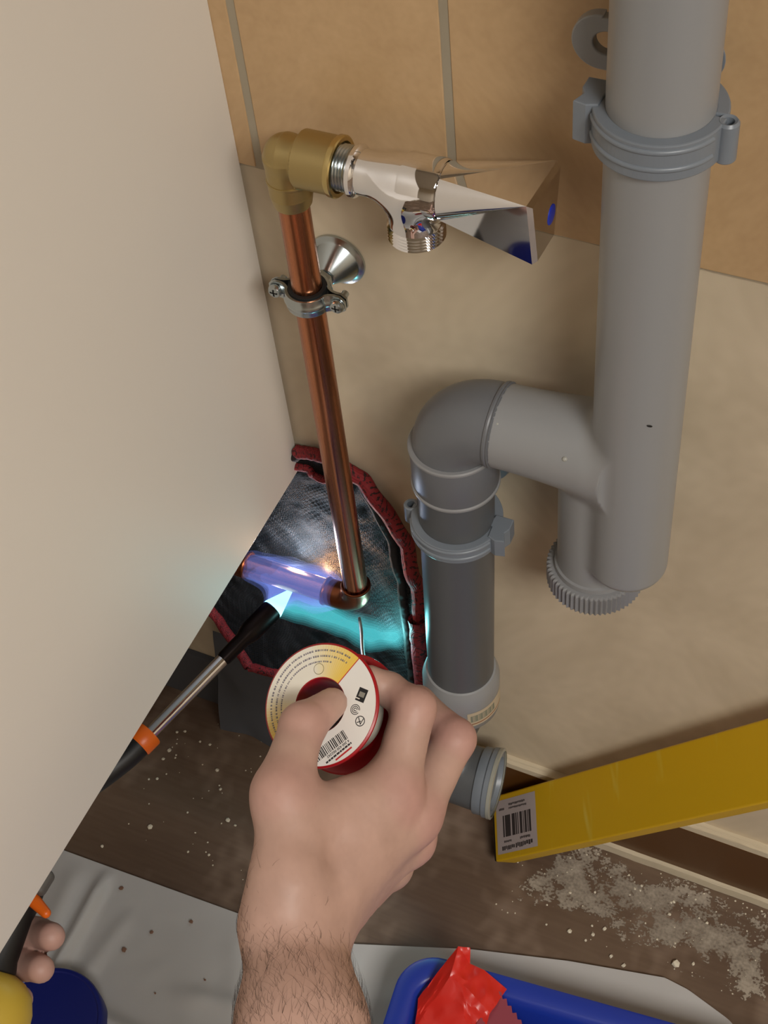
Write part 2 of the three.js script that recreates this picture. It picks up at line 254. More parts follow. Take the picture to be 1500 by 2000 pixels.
// galvanised two-screw clamp with rosette
{
  const Y = 516, t = thing('pipe_clamp', 'galvanised two-screw clamp with wall rosette holding the copper pipe', 'clamp', [CX, Y, 0]);
  obj('rosette', [lathe([[0, 0], [14.2, 0], [15, 0.6], [15, 2], [12.6, 3], [12, 3.6], [5.2, 15], [4.2, 15.6], [0, 15.6]], [CX + 2, Y - 1, 0], [0, 0, 1])], M.steel, t);
  obj('stud', [cyl([CX + 2, Y - 1, 14], [CX + 1, Y, 22], 3.2), lathe([[3, 0], [5.4, 0], [5.4, 3.5], [3, 3.5]], [CX + 1.5, Y - 0.5, 16.5], [0, 0, 1], 6)], M.steel, t);
  obj('rubber_lining', [lathe([[7.6, -6], [9.5, -6], [9.5, 6], [7.6, 6], [7.6, -6]], [CX, Y, CZ], [0, 1, 0])], M.rubber, t);
  // each half: a bowed strap with two flat ears
  const half = (s, name) => {
    const sh = new THREE.Shape(), ro = 11.2, ri = 9.8, a0 = 0.25; sh.moveTo(-21, 0.4); sh.lineTo(-Math.cos(a0) * ro - 1, 0.4 + 0.8);
    for (let i = 0; i <= 24; i++) { const a = Math.PI - a0 - i / 24 * (Math.PI - 2 * a0); sh.lineTo(Math.cos(a) * ro, Math.sin(a) * ro); }
    sh.lineTo(Math.cos(a0) * ro + 1, 1.2); sh.lineTo(21, 0.4); sh.lineTo(21, 2.1); // outer is rebuilt below
    const out = []; const P = []; // centre line of the strap
    P.push([-20.5, 1.2], [-13.5, 1.2]); for (let i = 0; i <= 20; i++) { const a = Math.PI - 0.32 - i / 20 * (Math.PI - 0.64); P.push([Math.cos(a) * 10.5, Math.sin(a) * 10.5]); } P.push([13.5, 1.2], [20.5, 1.2]);
    const cr = new THREE.CatmullRomCurve3(P.map(p => V(p[0], 0, p[1])), false, 'centripetal'); const N = 64, W = 10, pos = [], ix = [];
    const prof = [[-5, 0.7], [-4, 1.0], [-2.4, 0.8], [-1.2, 1.5], [0, 1.8], [1.2, 1.5], [2.4, 0.8], [4, 1.0], [5, 0.7], [5, -0.7], [0, -0.6], [-5, -0.7]];
    for (let i = 0; i <= N; i++) { const p = cr.getPoint(i / N), q = cr.getTangent(i / N), n = V(-q.z, 0, q.x); const ear = Math.abs(p.x) > 13 ? 1 : 0; const endk = Math.abs(p.x) > 17 ? Math.sqrt(Math.max(0.05, 1 - ((Math.abs(p.x) - 17) / 4.2) ** 2)) : 1;
      for (const [w, d] of prof) pos.push(CX + p.x + n.x * (ear ? Math.sign(d) * 0.7 : d), Y + w * endk, CZ + s * (p.z + n.z * (ear ? Math.sign(d) * 0.7 : d))); }
    const m = prof.length; for (let i = 0; i < N; i++) for (let j = 0; j < m; j++) { const a = i * m + j, b = i * m + (j + 1) % m; ix.push(a, b, a + m, b, b + m, a + m); }
    for (const k of [0, N * m]) for (let j = 1; j < m - 1; j++) ix.push(k, k + j, k + j + 1);
    const g = new THREE.BufferGeometry(); g.setAttribute('position', new THREE.Float32BufferAttribute(pos, 3)); g.setIndex(ix); g.computeVertexNormals(); obj(name, [toCreasedNormals(g, 0.7)], M.steel, t);
  };
  half(1, 'front_strap'); half(-1, 'rear_strap');
  for (const s of [-1, 1]) { const x = CX + s * 16.8; const sc = obj('screw', [lathe([[0, -7], [1.9, -7], [1.9, 2], [3.6, 2], [3.7, 3.2], [3, 4.6], [1.2, 5], [0, 5]], [x, Y, CZ], [0, 0, 1], 24)], M.steel, t);
    obj('slot', [rbox([x, Y, CZ + 4.6], [4, 0.9, 1], 0.1, null, 1), rbox([x, Y, CZ + 4.6], [0.9, 4, 1], 0.1, null, 1)], M.rubber, sc); }
}

// ---------------------------------------------------------------- grey drain
const PX = 216, PZ = 45;
{
  const t = thing('drain_trap', 'grey plastic upright drain pipe with side branch and screw cap', 'drain pipe', [PX, 367, PZ]);
  const BY = 477, body = solid((x, y, z) => {
    const a = (() => { const r = Math.hypot(x - PX, z - PZ) - 20, e = 396 - y; const q = Math.max(r + 7, e + 7); return Math.min(q, 0) + Math.hypot(Math.max(r + 7, 0), Math.max(e + 7, 0)) - 7; })();
    const b = Math.max(Math.hypot(x - 197, z - 37) - 20, 377 - y, y - BY);
    const k = Math.min(1, Math.max(0, (x - 148) / 48)), c = Math.max(Math.hypot(y - BY + 1.5 * k, z - PZ + 3 * k) - (20.8 + 3.4 * k * k), 149.5 - x, x - 205);
    return Math.max(smin(smin(a, b, 4), c, 7), y - 560); }, [145, 358, 12], [240, 562, 70], 1.1);
  obj('trap_body', body, M.pvc, t);
  { const g = new THREE.SphereGeometry(1, 12, 8); g.scale(1.5, 0.6, 0.35); g.rotateZ(-0.5); g.rotateY(0.53); g.translate(226.1, 523.9, 62.4); obj('ink_mark', [g], M.black, t, { label: 'tiny black mark' }); }
  obj('riser_pipe', [cyl([PX, 552, PZ], [PX, 980, PZ], 20, 20, 64, false)], M.pvc, t);
  const cap = []; { const sh = new THREE.Shape(); const n = 60; for (let i = 0; i <= n * 4; i++) { const a = i / (n * 4) * 2 * Math.PI, r = 23.5 + 0.75 * Math.max(-1, Math.min(1, 2.2 * Math.sin(a * n))); i ? sh.lineTo(r * Math.cos(a), r * Math.sin(a)) : sh.moveTo(r, 0); }
    const g = new THREE.ExtrudeGeometry(sh, { depth: 12, bevelEnabled: true, bevelSize: 0.9, bevelThickness: 0.9, bevelSegments: 2, curveSegments: 1 }); g.rotateX(-Math.PI / 2); g.translate(197, 367.5, 37); cap.push(g);
    cap.push(lathe([[20, 0], [21.6, 0], [21.4, 3], [20, 3.4]], [197, 380.6, 37], [0, 1, 0])); }
  obj('screw_cap', cap, M.pvcRim, t);
  for (const [x, y, z] of [[153, 492, 57.2], [188, 487, 62.6]]) { const g = new THREE.SphereGeometry(1.3, 12, 8); g.translate(x, y, z); obj('moulding_pip', [g], M.pvcLight, t); }
}
{
  const t = thing('drain_bend', 'dark grey plastic bend turning the drain downwards', 'pipe fitting', [123, 400, PZ]);
  const pts = [V(151, 477, PZ), V(147.5, 477, PZ)]; const R = 24; for (let i = 1; i < 12; i++) { const a = i / 12 * Math.PI / 2; pts.push(V(147.5 - R * Math.sin(a), 477 - R + R * Math.cos(a), PZ)); } pts.push(V(123.5, 453, PZ), V(123.5, 446, PZ));
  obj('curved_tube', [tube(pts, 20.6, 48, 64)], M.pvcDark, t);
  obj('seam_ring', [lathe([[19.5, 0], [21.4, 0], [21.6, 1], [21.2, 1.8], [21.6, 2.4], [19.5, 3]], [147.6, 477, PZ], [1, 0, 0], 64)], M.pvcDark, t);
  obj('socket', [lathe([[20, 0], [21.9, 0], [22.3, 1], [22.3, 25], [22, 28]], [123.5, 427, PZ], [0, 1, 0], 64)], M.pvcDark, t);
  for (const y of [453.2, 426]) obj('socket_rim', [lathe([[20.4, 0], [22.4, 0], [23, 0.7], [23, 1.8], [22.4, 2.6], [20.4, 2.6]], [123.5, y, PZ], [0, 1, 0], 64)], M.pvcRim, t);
}
{
  const t = thing('lower_drain_pipe', 'dark grey lower drain pipe running down to the floor behind the hand', 'pipe', [116, 0, PZ]);
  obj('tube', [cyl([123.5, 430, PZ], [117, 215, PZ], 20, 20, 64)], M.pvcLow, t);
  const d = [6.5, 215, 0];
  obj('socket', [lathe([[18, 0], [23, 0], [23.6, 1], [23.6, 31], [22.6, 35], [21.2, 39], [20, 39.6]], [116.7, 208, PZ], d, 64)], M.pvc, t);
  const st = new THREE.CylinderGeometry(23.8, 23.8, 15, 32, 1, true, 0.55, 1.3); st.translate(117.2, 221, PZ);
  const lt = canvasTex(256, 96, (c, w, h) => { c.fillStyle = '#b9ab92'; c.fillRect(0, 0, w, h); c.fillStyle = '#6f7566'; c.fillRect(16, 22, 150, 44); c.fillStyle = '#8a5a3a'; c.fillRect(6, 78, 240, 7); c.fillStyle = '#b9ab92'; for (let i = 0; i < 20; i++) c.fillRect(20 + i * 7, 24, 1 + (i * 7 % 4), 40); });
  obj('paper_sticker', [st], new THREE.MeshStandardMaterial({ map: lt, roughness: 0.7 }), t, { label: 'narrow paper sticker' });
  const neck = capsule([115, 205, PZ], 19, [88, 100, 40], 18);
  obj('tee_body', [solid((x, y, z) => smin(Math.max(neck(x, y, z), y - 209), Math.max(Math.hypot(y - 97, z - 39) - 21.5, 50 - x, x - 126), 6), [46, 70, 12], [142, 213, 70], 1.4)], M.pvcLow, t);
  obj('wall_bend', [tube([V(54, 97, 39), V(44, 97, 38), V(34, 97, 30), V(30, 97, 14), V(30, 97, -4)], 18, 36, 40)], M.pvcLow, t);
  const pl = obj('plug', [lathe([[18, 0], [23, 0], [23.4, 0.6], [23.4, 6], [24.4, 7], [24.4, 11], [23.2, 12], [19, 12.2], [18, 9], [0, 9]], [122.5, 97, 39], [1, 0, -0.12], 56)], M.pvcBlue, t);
  obj('plug_rim', [lathe([[23.4, 0], [24.8, 0.3], [24.8, 2.6], [23, 3.2]], [132.5, 97, 37.8], [1, 0, -0.12], 56)], M.clearRim, pl);
}
// wall clamps of the drain
function drainClamp(name, label, x, y, z, r, flip, H) {
  const t = thing(name, label, 'clamp', [x, y - 6, 0], 'grey plastic drain clamps'), f = flip ? -1 : 1;
  const arc = (rr, a0, a1, n) => { const p = []; for (let i = 0; i <= n; i++) { const a = a0 + (a1 - a0) * i / n; p.push([rr * Math.cos(a), rr * Math.sin(a)]); } return p; };
  const half = (s, name2) => { const sh = new THREE.Shape(); const o = arc(r + 3.0 + H * 0.08, 0.06, Math.PI - 0.06, 40), n = arc(r + 0.25, Math.PI - 0.06, 0.06, 40); o.forEach((p, i) => i ? sh.lineTo(...p) : sh.moveTo(...p)); n.forEach(p => sh.lineTo(...p));
    const g = new THREE.ExtrudeGeometry(sh, { depth: H, bevelEnabled: true, bevelSize: 0.6, bevelThickness: 0.6, bevelSegments: 2, curveSegments: 8 }); g.rotateX(Math.PI / 2); if (s < 0) g.scale(1, 1, -1); g.translate(x, y + H / 2, z);
    if (s < 0) { const ix = g.attributes.position; const a = ix.array; for (let i = 0; i < ix.count; i += 3) for (let k = 0; k < 3; k++) { const q = a[i * 3 + 3 + k]; a[i * 3 + 3 + k] = a[i * 3 + 6 + k]; a[i * 3 + 6 + k] = q; } g.computeVertexNormals(); }
    return obj(name2, [g], M.pvcBlue, t); };
  const front = half(1, 'front_band'); half(-1, 'rear_band');
  const rib = q => tube(arc(r + 3.2 + H * 0.08, 0.42, Math.PI - 0.42, 24).map(p => V(x + p[0], y + q, z + p[1])), 1.25, 10, 60);
  obj('rib', [rib(H * 0.34)], M.pvcBlue, front); obj('rib', [rib(-H * 0.18)], M.pvcBlue, front);
  // screw boss on one side, snap hook on the other
  const sx = x + f * (r + 5.5);
  obj('screw_boss', [lathe([[0, 2], [2.2, 2], [2.2, 12], [3.3, 12.4], [4.1, 11.6], [4.2, 0.4], [3.8, 0], [0, 0]].map(([a, b]) => [a, b * (H + 2.4) / 12.4]), [sx, y - H / 2 - 1.6, z + 2], [0, 1, 0], 28), rbox([x + f * (r + 2.2), y - 1, z + 1], [6, 10, 6], 0.8)], M.pvcBlue, t);
  const hx = x - f * (r + 4.2); const hs = new THREE.Shape(); [[-5, -7], [4, -7], [5, -1], [3.2, 0.5], [2.8, 7], [-1, 8.5], [-5.5, 7.5], [-3.4, 2.4], [-5.2, -1]].forEach((p, i) => i ? hs.lineTo(p[0] * f, p[1]) : hs.moveTo(p[0] * f, p[1]));
  const hg = new THREE.ExtrudeGeometry(hs, { depth: H + 2, bevelEnabled: true, bevelSize: 0.5, bevelThickness: 0.5, bevelSegments: 2 }); hg.rotateX(Math.PI / 2); hg.translate(hx, y + H / 2 + 1, z + 1); obj('snap_hook', [hg], M.pvcBlue, t);
  obj('wall_post', [cyl([x, y, 0], [x, y, z - r], 7, 7, 24), cyl([x, y, 0], [x, y, 3], 13, 12, 28)], M.pvcBlue, t);
  return t;
}
drainClamp('drain_clamp', 'grey plastic clamp around the upper drain pipe beside the chrome handle', PX, 668, PZ, 20, false, 14.5);
drainClamp('drain_clamp', 'dark grey plastic clamp around the lower drain pipe below the bend', 122.6, 391, PZ, 20, true, 10);
{
  const t = thing('wall_bracket', 'grey plastic eyelet tab sticking out behind the upper drain pipe', 'bracket', [PX, 680, 0]);
  const sh = new THREE.Shape(); sh.absarc(185, 680, 11, Math.PI / 2, Math.PI * 1.5, false); sh.lineTo(PX, 668); sh.lineTo(PX, 690); sh.lineTo(185, 690);
  const hole = new THREE.Path(); hole.absellipse(187.5, 680, 6.2, 5.6, 0, Math.PI * 2, true); sh.holes.push(hole);
  const g = new THREE.ExtrudeGeometry(sh, { depth: 3.4, bevelEnabled: true, bevelSize: 0.7, bevelThickness: 0.7, bevelSegments: 3, curveSegments: 32 }); g.translate(0, 0, 18); obj('eyelet_tab', [g], M.pvc, t);
  obj('wall_post', [cyl([PX, 680, 2], [PX, 680, 25], 8, 8, 24)], M.pvcBlue, t);
}

// ---------------------------------------------------------------- heat mat
{
  const t = thing('heat_mat', 'black woven heat mat with worn red binding propped behind the copper bend', 'heat mat', [20, 120, 30]);
  // rows from top to bottom: left x, right x, y, z at the left, z at the right
  const rows = [[3, 26, 358, 360, 5, 5], [2.5, 46, 353, 348, 5, 6], [-90, 60, 331, 326, 5, 7], [-130, 71, 308, 302, 5, 10], [-140, 79, 282, 272, 5, 17], [-140, 84, 255, 240, 6, 26], [-128, 87, 225, 208, 9, 33], [-106, 89, 195, 186, 14, 40], [-78, 90, 168, 168, 24, 48], [-44, 90, 154, 158, 44, 58]];
  const NU = 70, NV = 90, g = new THREE.PlaneGeometry(1, 1, NU, NV), p = g.attributes.position;
  const P = (u, v) => { const q = Math.min(v, 0.9999) * (rows.length - 1), i = Math.floor(q), f = q - i, k = f * f * (3 - 2 * f); const L = (a) => rows[i][a] + (rows[i + 1][a] - rows[i][a]) * (0.5 * f + 0.5 * k);
    const x = L(0) + (L(1) - L(0)) * u, y = L(2) + (L(3) - L(2)) * u; let z = L(4) + (L(5) - L(4)) * u * u; z -= 5 * Math.sin(Math.PI * u) * Math.min(1, v * 3) * (v > 0.3 ? 1 : v / 0.3) * Math.min(1, Math.max(0, (z - 4) / 10));
    z += 2.4 * noise(x * 0.045, y * 0.045, 3) + 1.1 * noise(x * 0.12, y * 0.12, 8) + 2.2 * Math.max(0, noise(x * 0.03 + 9, y * 0.05, 1)); return V(x, y, Math.max(z, 2.4)); };
  const mk = (dz) => { const q = new THREE.PlaneGeometry(1, 1, NU, NV), a = q.attributes.position, uv = q.attributes.uv; for (let i = 0; i < a.count; i++) { const u = uv.getX(i), v = 1 - uv.getY(i), w = P(u, v); a.setXYZ(i, w.x, w.y + dz * 0.3, w.z + dz); uv.setXY(i, u * 20, v * 26); } q.computeVertexNormals(); return q; };
  const weave = dataTex(256, 256, (u, v) => { const a = Math.sin(u * 2 * Math.PI * 16), b = Math.sin(v * 2 * Math.PI * 16), c = (Math.floor(u * 16) + Math.floor(v * 16)) % 2 ? a * a : b * b; return 0.2 + 0.6 * c + 0.15 * pn(u, v, 50, 2); }, false, 0.3, 0.3);
  const wcol = dataTex(512, 512, (u, v) => { const n = pn(u, v, 9, 4), k = noise(u * 60, v * 60, 2) * 0.5 + 0.5, s = Math.max(0, n * 1.3 + 0.1), a = Math.sin(u * Math.PI * 88), b = Math.sin(v * Math.PI * 88), w = (Math.floor(u * 88) + Math.floor(v * 88)) % 2 ? a * a : b * b * 0.4, q = 0.45 + 0.9 * w; return [(0.075 + 0.15 * s + 0.04 * k) * q, (0.08 + 0.155 * s + 0.04 * k) * q, (0.085 + 0.16 * s + 0.04 * k) * q]; }, true, 0.1, 0.1);
  obj('cloth', [mk(0)], new THREE.MeshPhysicalMaterial({ map: wcol, bumpMap: weave, bumpScale: 0.001, roughness: 0.7, specularIntensity: 0.5, side: THREE.DoubleSide }), t);
  const btex = dataTex(256, 256, (u, v) => { const n = pn(u, v, 14, 3), k = pn(u, v, 50, 9), w = n + k * 0.6 > 0.28 ? 0.25 : 1; return [0.47 * w + 0.05, 0.085 * w + 0.03, 0.11 * w + 0.03]; }, true, 8, 1);
  const bmat = new THREE.MeshStandardMaterial({ map: btex, roughness: 0.75, bumpMap: grainTex, bumpScale: 0.0008 });
  const edge = (fn, n, r) => { const pts = []; for (let i = 0; i <= n; i++) { const w = fn(i / n); pts.push(V(w.x + 0.8 * noise(i * 0.7, 1, 2), w.y, w.z + 0.8 + 0.7 * noise(i * 0.6, 4, 3))); } const q = tube(pts, r, 12, n * 4); const a = q.attributes.position; for (let i = 0; i < a.count; i++) { const x = a.getX(i), y = a.getY(i), z = a.getZ(i), d = 0.7 * noise(x * 0.35, y * 0.35, z * 0.35); a.setXYZ(i, x + d, y + d * 0.5, Math.max(0.6, z + d)); } q.computeVertexNormals(); return q; };
  obj('binding', [edge(v => P(1, v), 40, 4.8)], bmat, t, { label: 'worn red fabric binding' });
  obj('binding', [edge(v => { const w = P(1, 0.5 + 0.5 * v); return V(w.x + 1.5 * v, w.y - 3, w.z + 4); }, 24, 6)], bmat, t, { label: 'broad worn red hem' });
  obj('dark_hem', [edge(v => { const w = P(0.945, v); return V(w.x, w.y, w.z + 0.5); }, 40, 2.6)], std(0x15110f, 0.85), t, { label: 'scorched dark hem inside the binding' });
  obj('binding', [edge(u => P(u, 0), 24, 4.0)], bmat, t, { label: 'worn red fabric binding' });
  obj('binding', [edge(v => P(0.0, v * 0.84), 40, 3.0)], std(0x1a1012, 0.8), t, { label: 'black fabric binding' }); obj('binding', [edge(v => P(0.0, 0.84 + v * 0.16), 12, 3.6)], bmat, t, { label: 'worn red fabric binding' });  // left binding: black higher up, red towards the bottom
  obj('binding', [edge(u => P(u, 1), 24, 3.2)], bmat, t, { label: 'worn red fabric binding' });
  { const q = new THREE.PlaneGeometry(1, 1, 40, 30), a = q.attributes.position, uv = q.attributes.uv; for (let i = 0; i < a.count; i++) { const u = uv.getX(i), v = uv.getY(i); const x = -108 + 96 * u + 14 * v, y = -2 + 158 * v * (1 - 0.16 * (1 - u)), z = 24 - 10 * v + 5 * noise(x * 0.03, y * 0.02, 2) + 16 * u * v; a.setXYZ(i, x, y, z); } q.computeVertexNormals();
    obj('backing_flap', [q], std(0x55585f, 0.9, { side: THREE.DoubleSide }), t, { label: 'plain grey backing cloth' }); }
  // a fold of red binding hanging across the top left
  obj('binding_fold', [edge(u => P(0.12 + 0.6 * u, 0.20 - 0.05 * u + 0.02 * Math.sin(u * 9)), 16, 2.6)], bmat, t);
}

// ---------------------------------------------------------------- torch and flame
const TT = [-10, 245, 48], TD = V(-34.3, -10.9, 106.4).normalize(), tp = (d, ox = 0, oy = 0, oz = 0) => V(TT[0] + TD.x * d + ox, TT[1] + TD.y * d + oy, TT[2] + TD.z * d + oz);
const HO = V(-70, 217, 262), HD = V(8, -20, 68).normalize(), hp0 = (d, ox = 0, oy = 0, oz = 0) => V(HO.x + HD.x * d + ox, HO.y + HD.y * d + oy, HO.z + HD.z * d + oz);
{
  const t = thing('gas_torch', 'gas blowtorch with dark burner, chrome tube and orange collar under the cabinet', 'blowtorch', [HO.x, HO.y, HO.z]);
  obj('burner', [lathe([[4.6, 0], [6.6, 0], [7, 1], [7, 20], [6.2, 24], [5, 28], [4.8, 44], [4, 46]], tp(0), TD, 32)], phys(0x2a2423, 0.4, { metalness: 1 }), t);
  obj('chrome_tube', [cyl(tp(44), tp(112), 4.1, 4.1, 28)], M.chrome, t);
  obj('collar', [lathe([[4, 0], [8.0, 0.5], [8.6, 1.5], [8.6, 10], [8, 11]], tp(108), TD, 32)], M.orange, t, { label: 'orange plastic collar' });
  obj('curved_neck', [tube([tp(116), tp(126), tp(140, -2, 0, 0), V(-70, 226, 205), V(-82, 224, 232), V(-80, 221, 250), hp0(-2)], 7.6, 24, 60)], M.black, t);
  obj('handle', [lathe([[6, -8], [11, -6], [13, 0], [13, 8], [11.5, 16], [11.5, 40], [13, 46], [10, 50]], HO, HD, 40)], M.black, t);
  const tr = [hp0(4, 9, 5, 0), hp0(9, 22, 6, 0)];
  obj('trigger', [solid(capsule([tr[0].x, tr[0].y, tr[0].z], 4.4, [tr[1].x, tr[1].y, tr[1].z], 3), [-80, 200, 250], [-30, 240, 292], 1)], M.orange, t, { label: 'orange trigger tab' });
  obj('grey_catch', [rbox(hp0(-4, 12, 6, -2), [11, 9, 15], 3)], std(0x55524e, 0.6), t);
  obj('cartridge', [lathe([[0, 0], [9, 0], [13, 1], [20, 4], [26, 10], [29.4, 19], [30, 25], [30, 34]], hp0(46), HD, 56)], phys(0xc2a53c, 0.42), t, { label: 'yellow gas cartridge' });
  const band = new THREE.CylinderGeometry(30, 30, 110, 64, 1, true); const bt = canvasTex(1024, 512, (c, w, h) => { c.fillStyle = '#0b0b0a'; c.fillRect(0, 0, w, h); c.fillStyle = '#c2a53c'; c.font = 'bold 120px sans-serif'; for (let k = 0; k < 3; k++) c.fillText('eing', 30 + k * 340, 140); });
  band.rotateY(0.9); band.applyQuaternion(frameOf(HD.clone().negate())); band.translate(...hp0(46 + 34 + 55)); obj('black_band', [band], new THREE.MeshStandardMaterial({ map: bt, roughness: 0.5 }), t);
  obj('cartridge_base', [lathe([[30, 0], [29, 4], [26, 5], [0, 3]], hp0(46 + 34 + 110), HD, 56)], phys(0xc2a53c, 0.42), t);
}
{
  const t = thing('torch_flame', 'blue gas flame licking around the copper bend', 'flame', [0, 240, 40]);
  const core = solid((x, y, z) => { const n = V(TT[0], TT[1], TT[2]), d = TD; const px = x - n.x, py = y - n.y, pz = z - n.z, s = -(px * d.x + py * d.y + pz * d.z), rr = Math.sqrt(Math.max(0, px * px + py * py + pz * pz - s * s)); return Math.max(rr - 7.2 * (1 - s / 21), -s, s - 20.5); }, [-24, 232, 20], [10, 262, 56], 0.7);
  obj('inner_cone', core, new THREE.MeshStandardMaterial({ color: 0x000000, emissive: new THREE.Color(0.35, 0.95, 1.0), emissiveIntensity: 2.6, transparent: true, opacity: 0.85 }), t);
  const env = (k, sc) => solid((x, y, z) => { let d = capsule([-10, 246, 46], 6 * sc, [-6, 252, 33], 13 * sc)(x, y, z); d = smin(d, capsule([-30, 257, 30], 9 * sc, [14, 256, 30], 13.5 * sc)(x, y, z), 8); d = smin(d, capsule([14, 255, 30], 11 * sc, [30, 252, 26], 8 * sc)(x, y, z), 8); return d + 1.6 * noise(x * 0.09, y * 0.09, z * 0.09 + k); }, [-60, 225, 4], [60, 285, 66], 1.4);
  for (const [k, sc, o] of [[1, 1.14, 0.035], [2, 1.05, 0.045], [3, 0.96, 0.055], [4, 0.87, 0.065], [5, 0.78, 0.075], [6, 0.70, 0.085]]) obj('flame_envelope', env(k, sc), new THREE.MeshStandardMaterial({ color: 0x000000, emissive: new THREE.Color(0.22, 0.32, 1.0), emissiveIntensity: 1.4, transparent: true, opacity: o, roughness: 1 }), t);
  const glowShell = sc => solid((x, y, z) => smin(smin(capsule([-8, 242, 42], 7 * sc, [20, 239, 36], 8 * sc)(x, y, z), capsule([20, 239, 36], 8 * sc, [52, 233, 36], 8.5 * sc)(x, y, z), 6), capsule([52, 233, 36], 8.5 * sc, [68, 236, 34], 7 * sc)(x, y, z), 6) + 1.3 * noise(x * 0.1, y * 0.1, z * 0.1 + 7), [-26, 218, 18], [92, 262, 58], 1.4);
  for (const [sc, o] of [[1.15, 0.018], [1, 0.024], [0.86, 0.03], [0.7, 0.035], [0.54, 0.04], [0.38, 0.05]]) obj('flame_glow', glowShell(sc), new THREE.MeshStandardMaterial({ color: 0x000000, emissive: new THREE.Color(0.10, 0.80, 0.88), emissiveIntensity: 1.9, transparent: true, opacity: o, roughness: 1 }), t);  // emissive cyan shells: flame spill with its glow on the mat put in
  const pl = (x, y, z, c, i, r = 3) => { const l = new THREE.PointLight(c, i); l.position.set(x / 1000, y / 1000, z / 1000); l.castShadow = true; l.shadow.radius = r * 0.1; scene.add(l); };
  pl(-4, 264, 19, new THREE.Color(0.72, 0.84, 1.0), 0.013);
  pl(64, 234, 33, new THREE.Color(0.25, 0.9, 0.95), 0.009);
  pl(11, 251, 13.5, new THREE.Color(1.0, 0.48, 0.2), 0.011);
  pl(-14, 240, 40, new THREE.Color(0.3, 0.45, 1.0), 0.002);
}
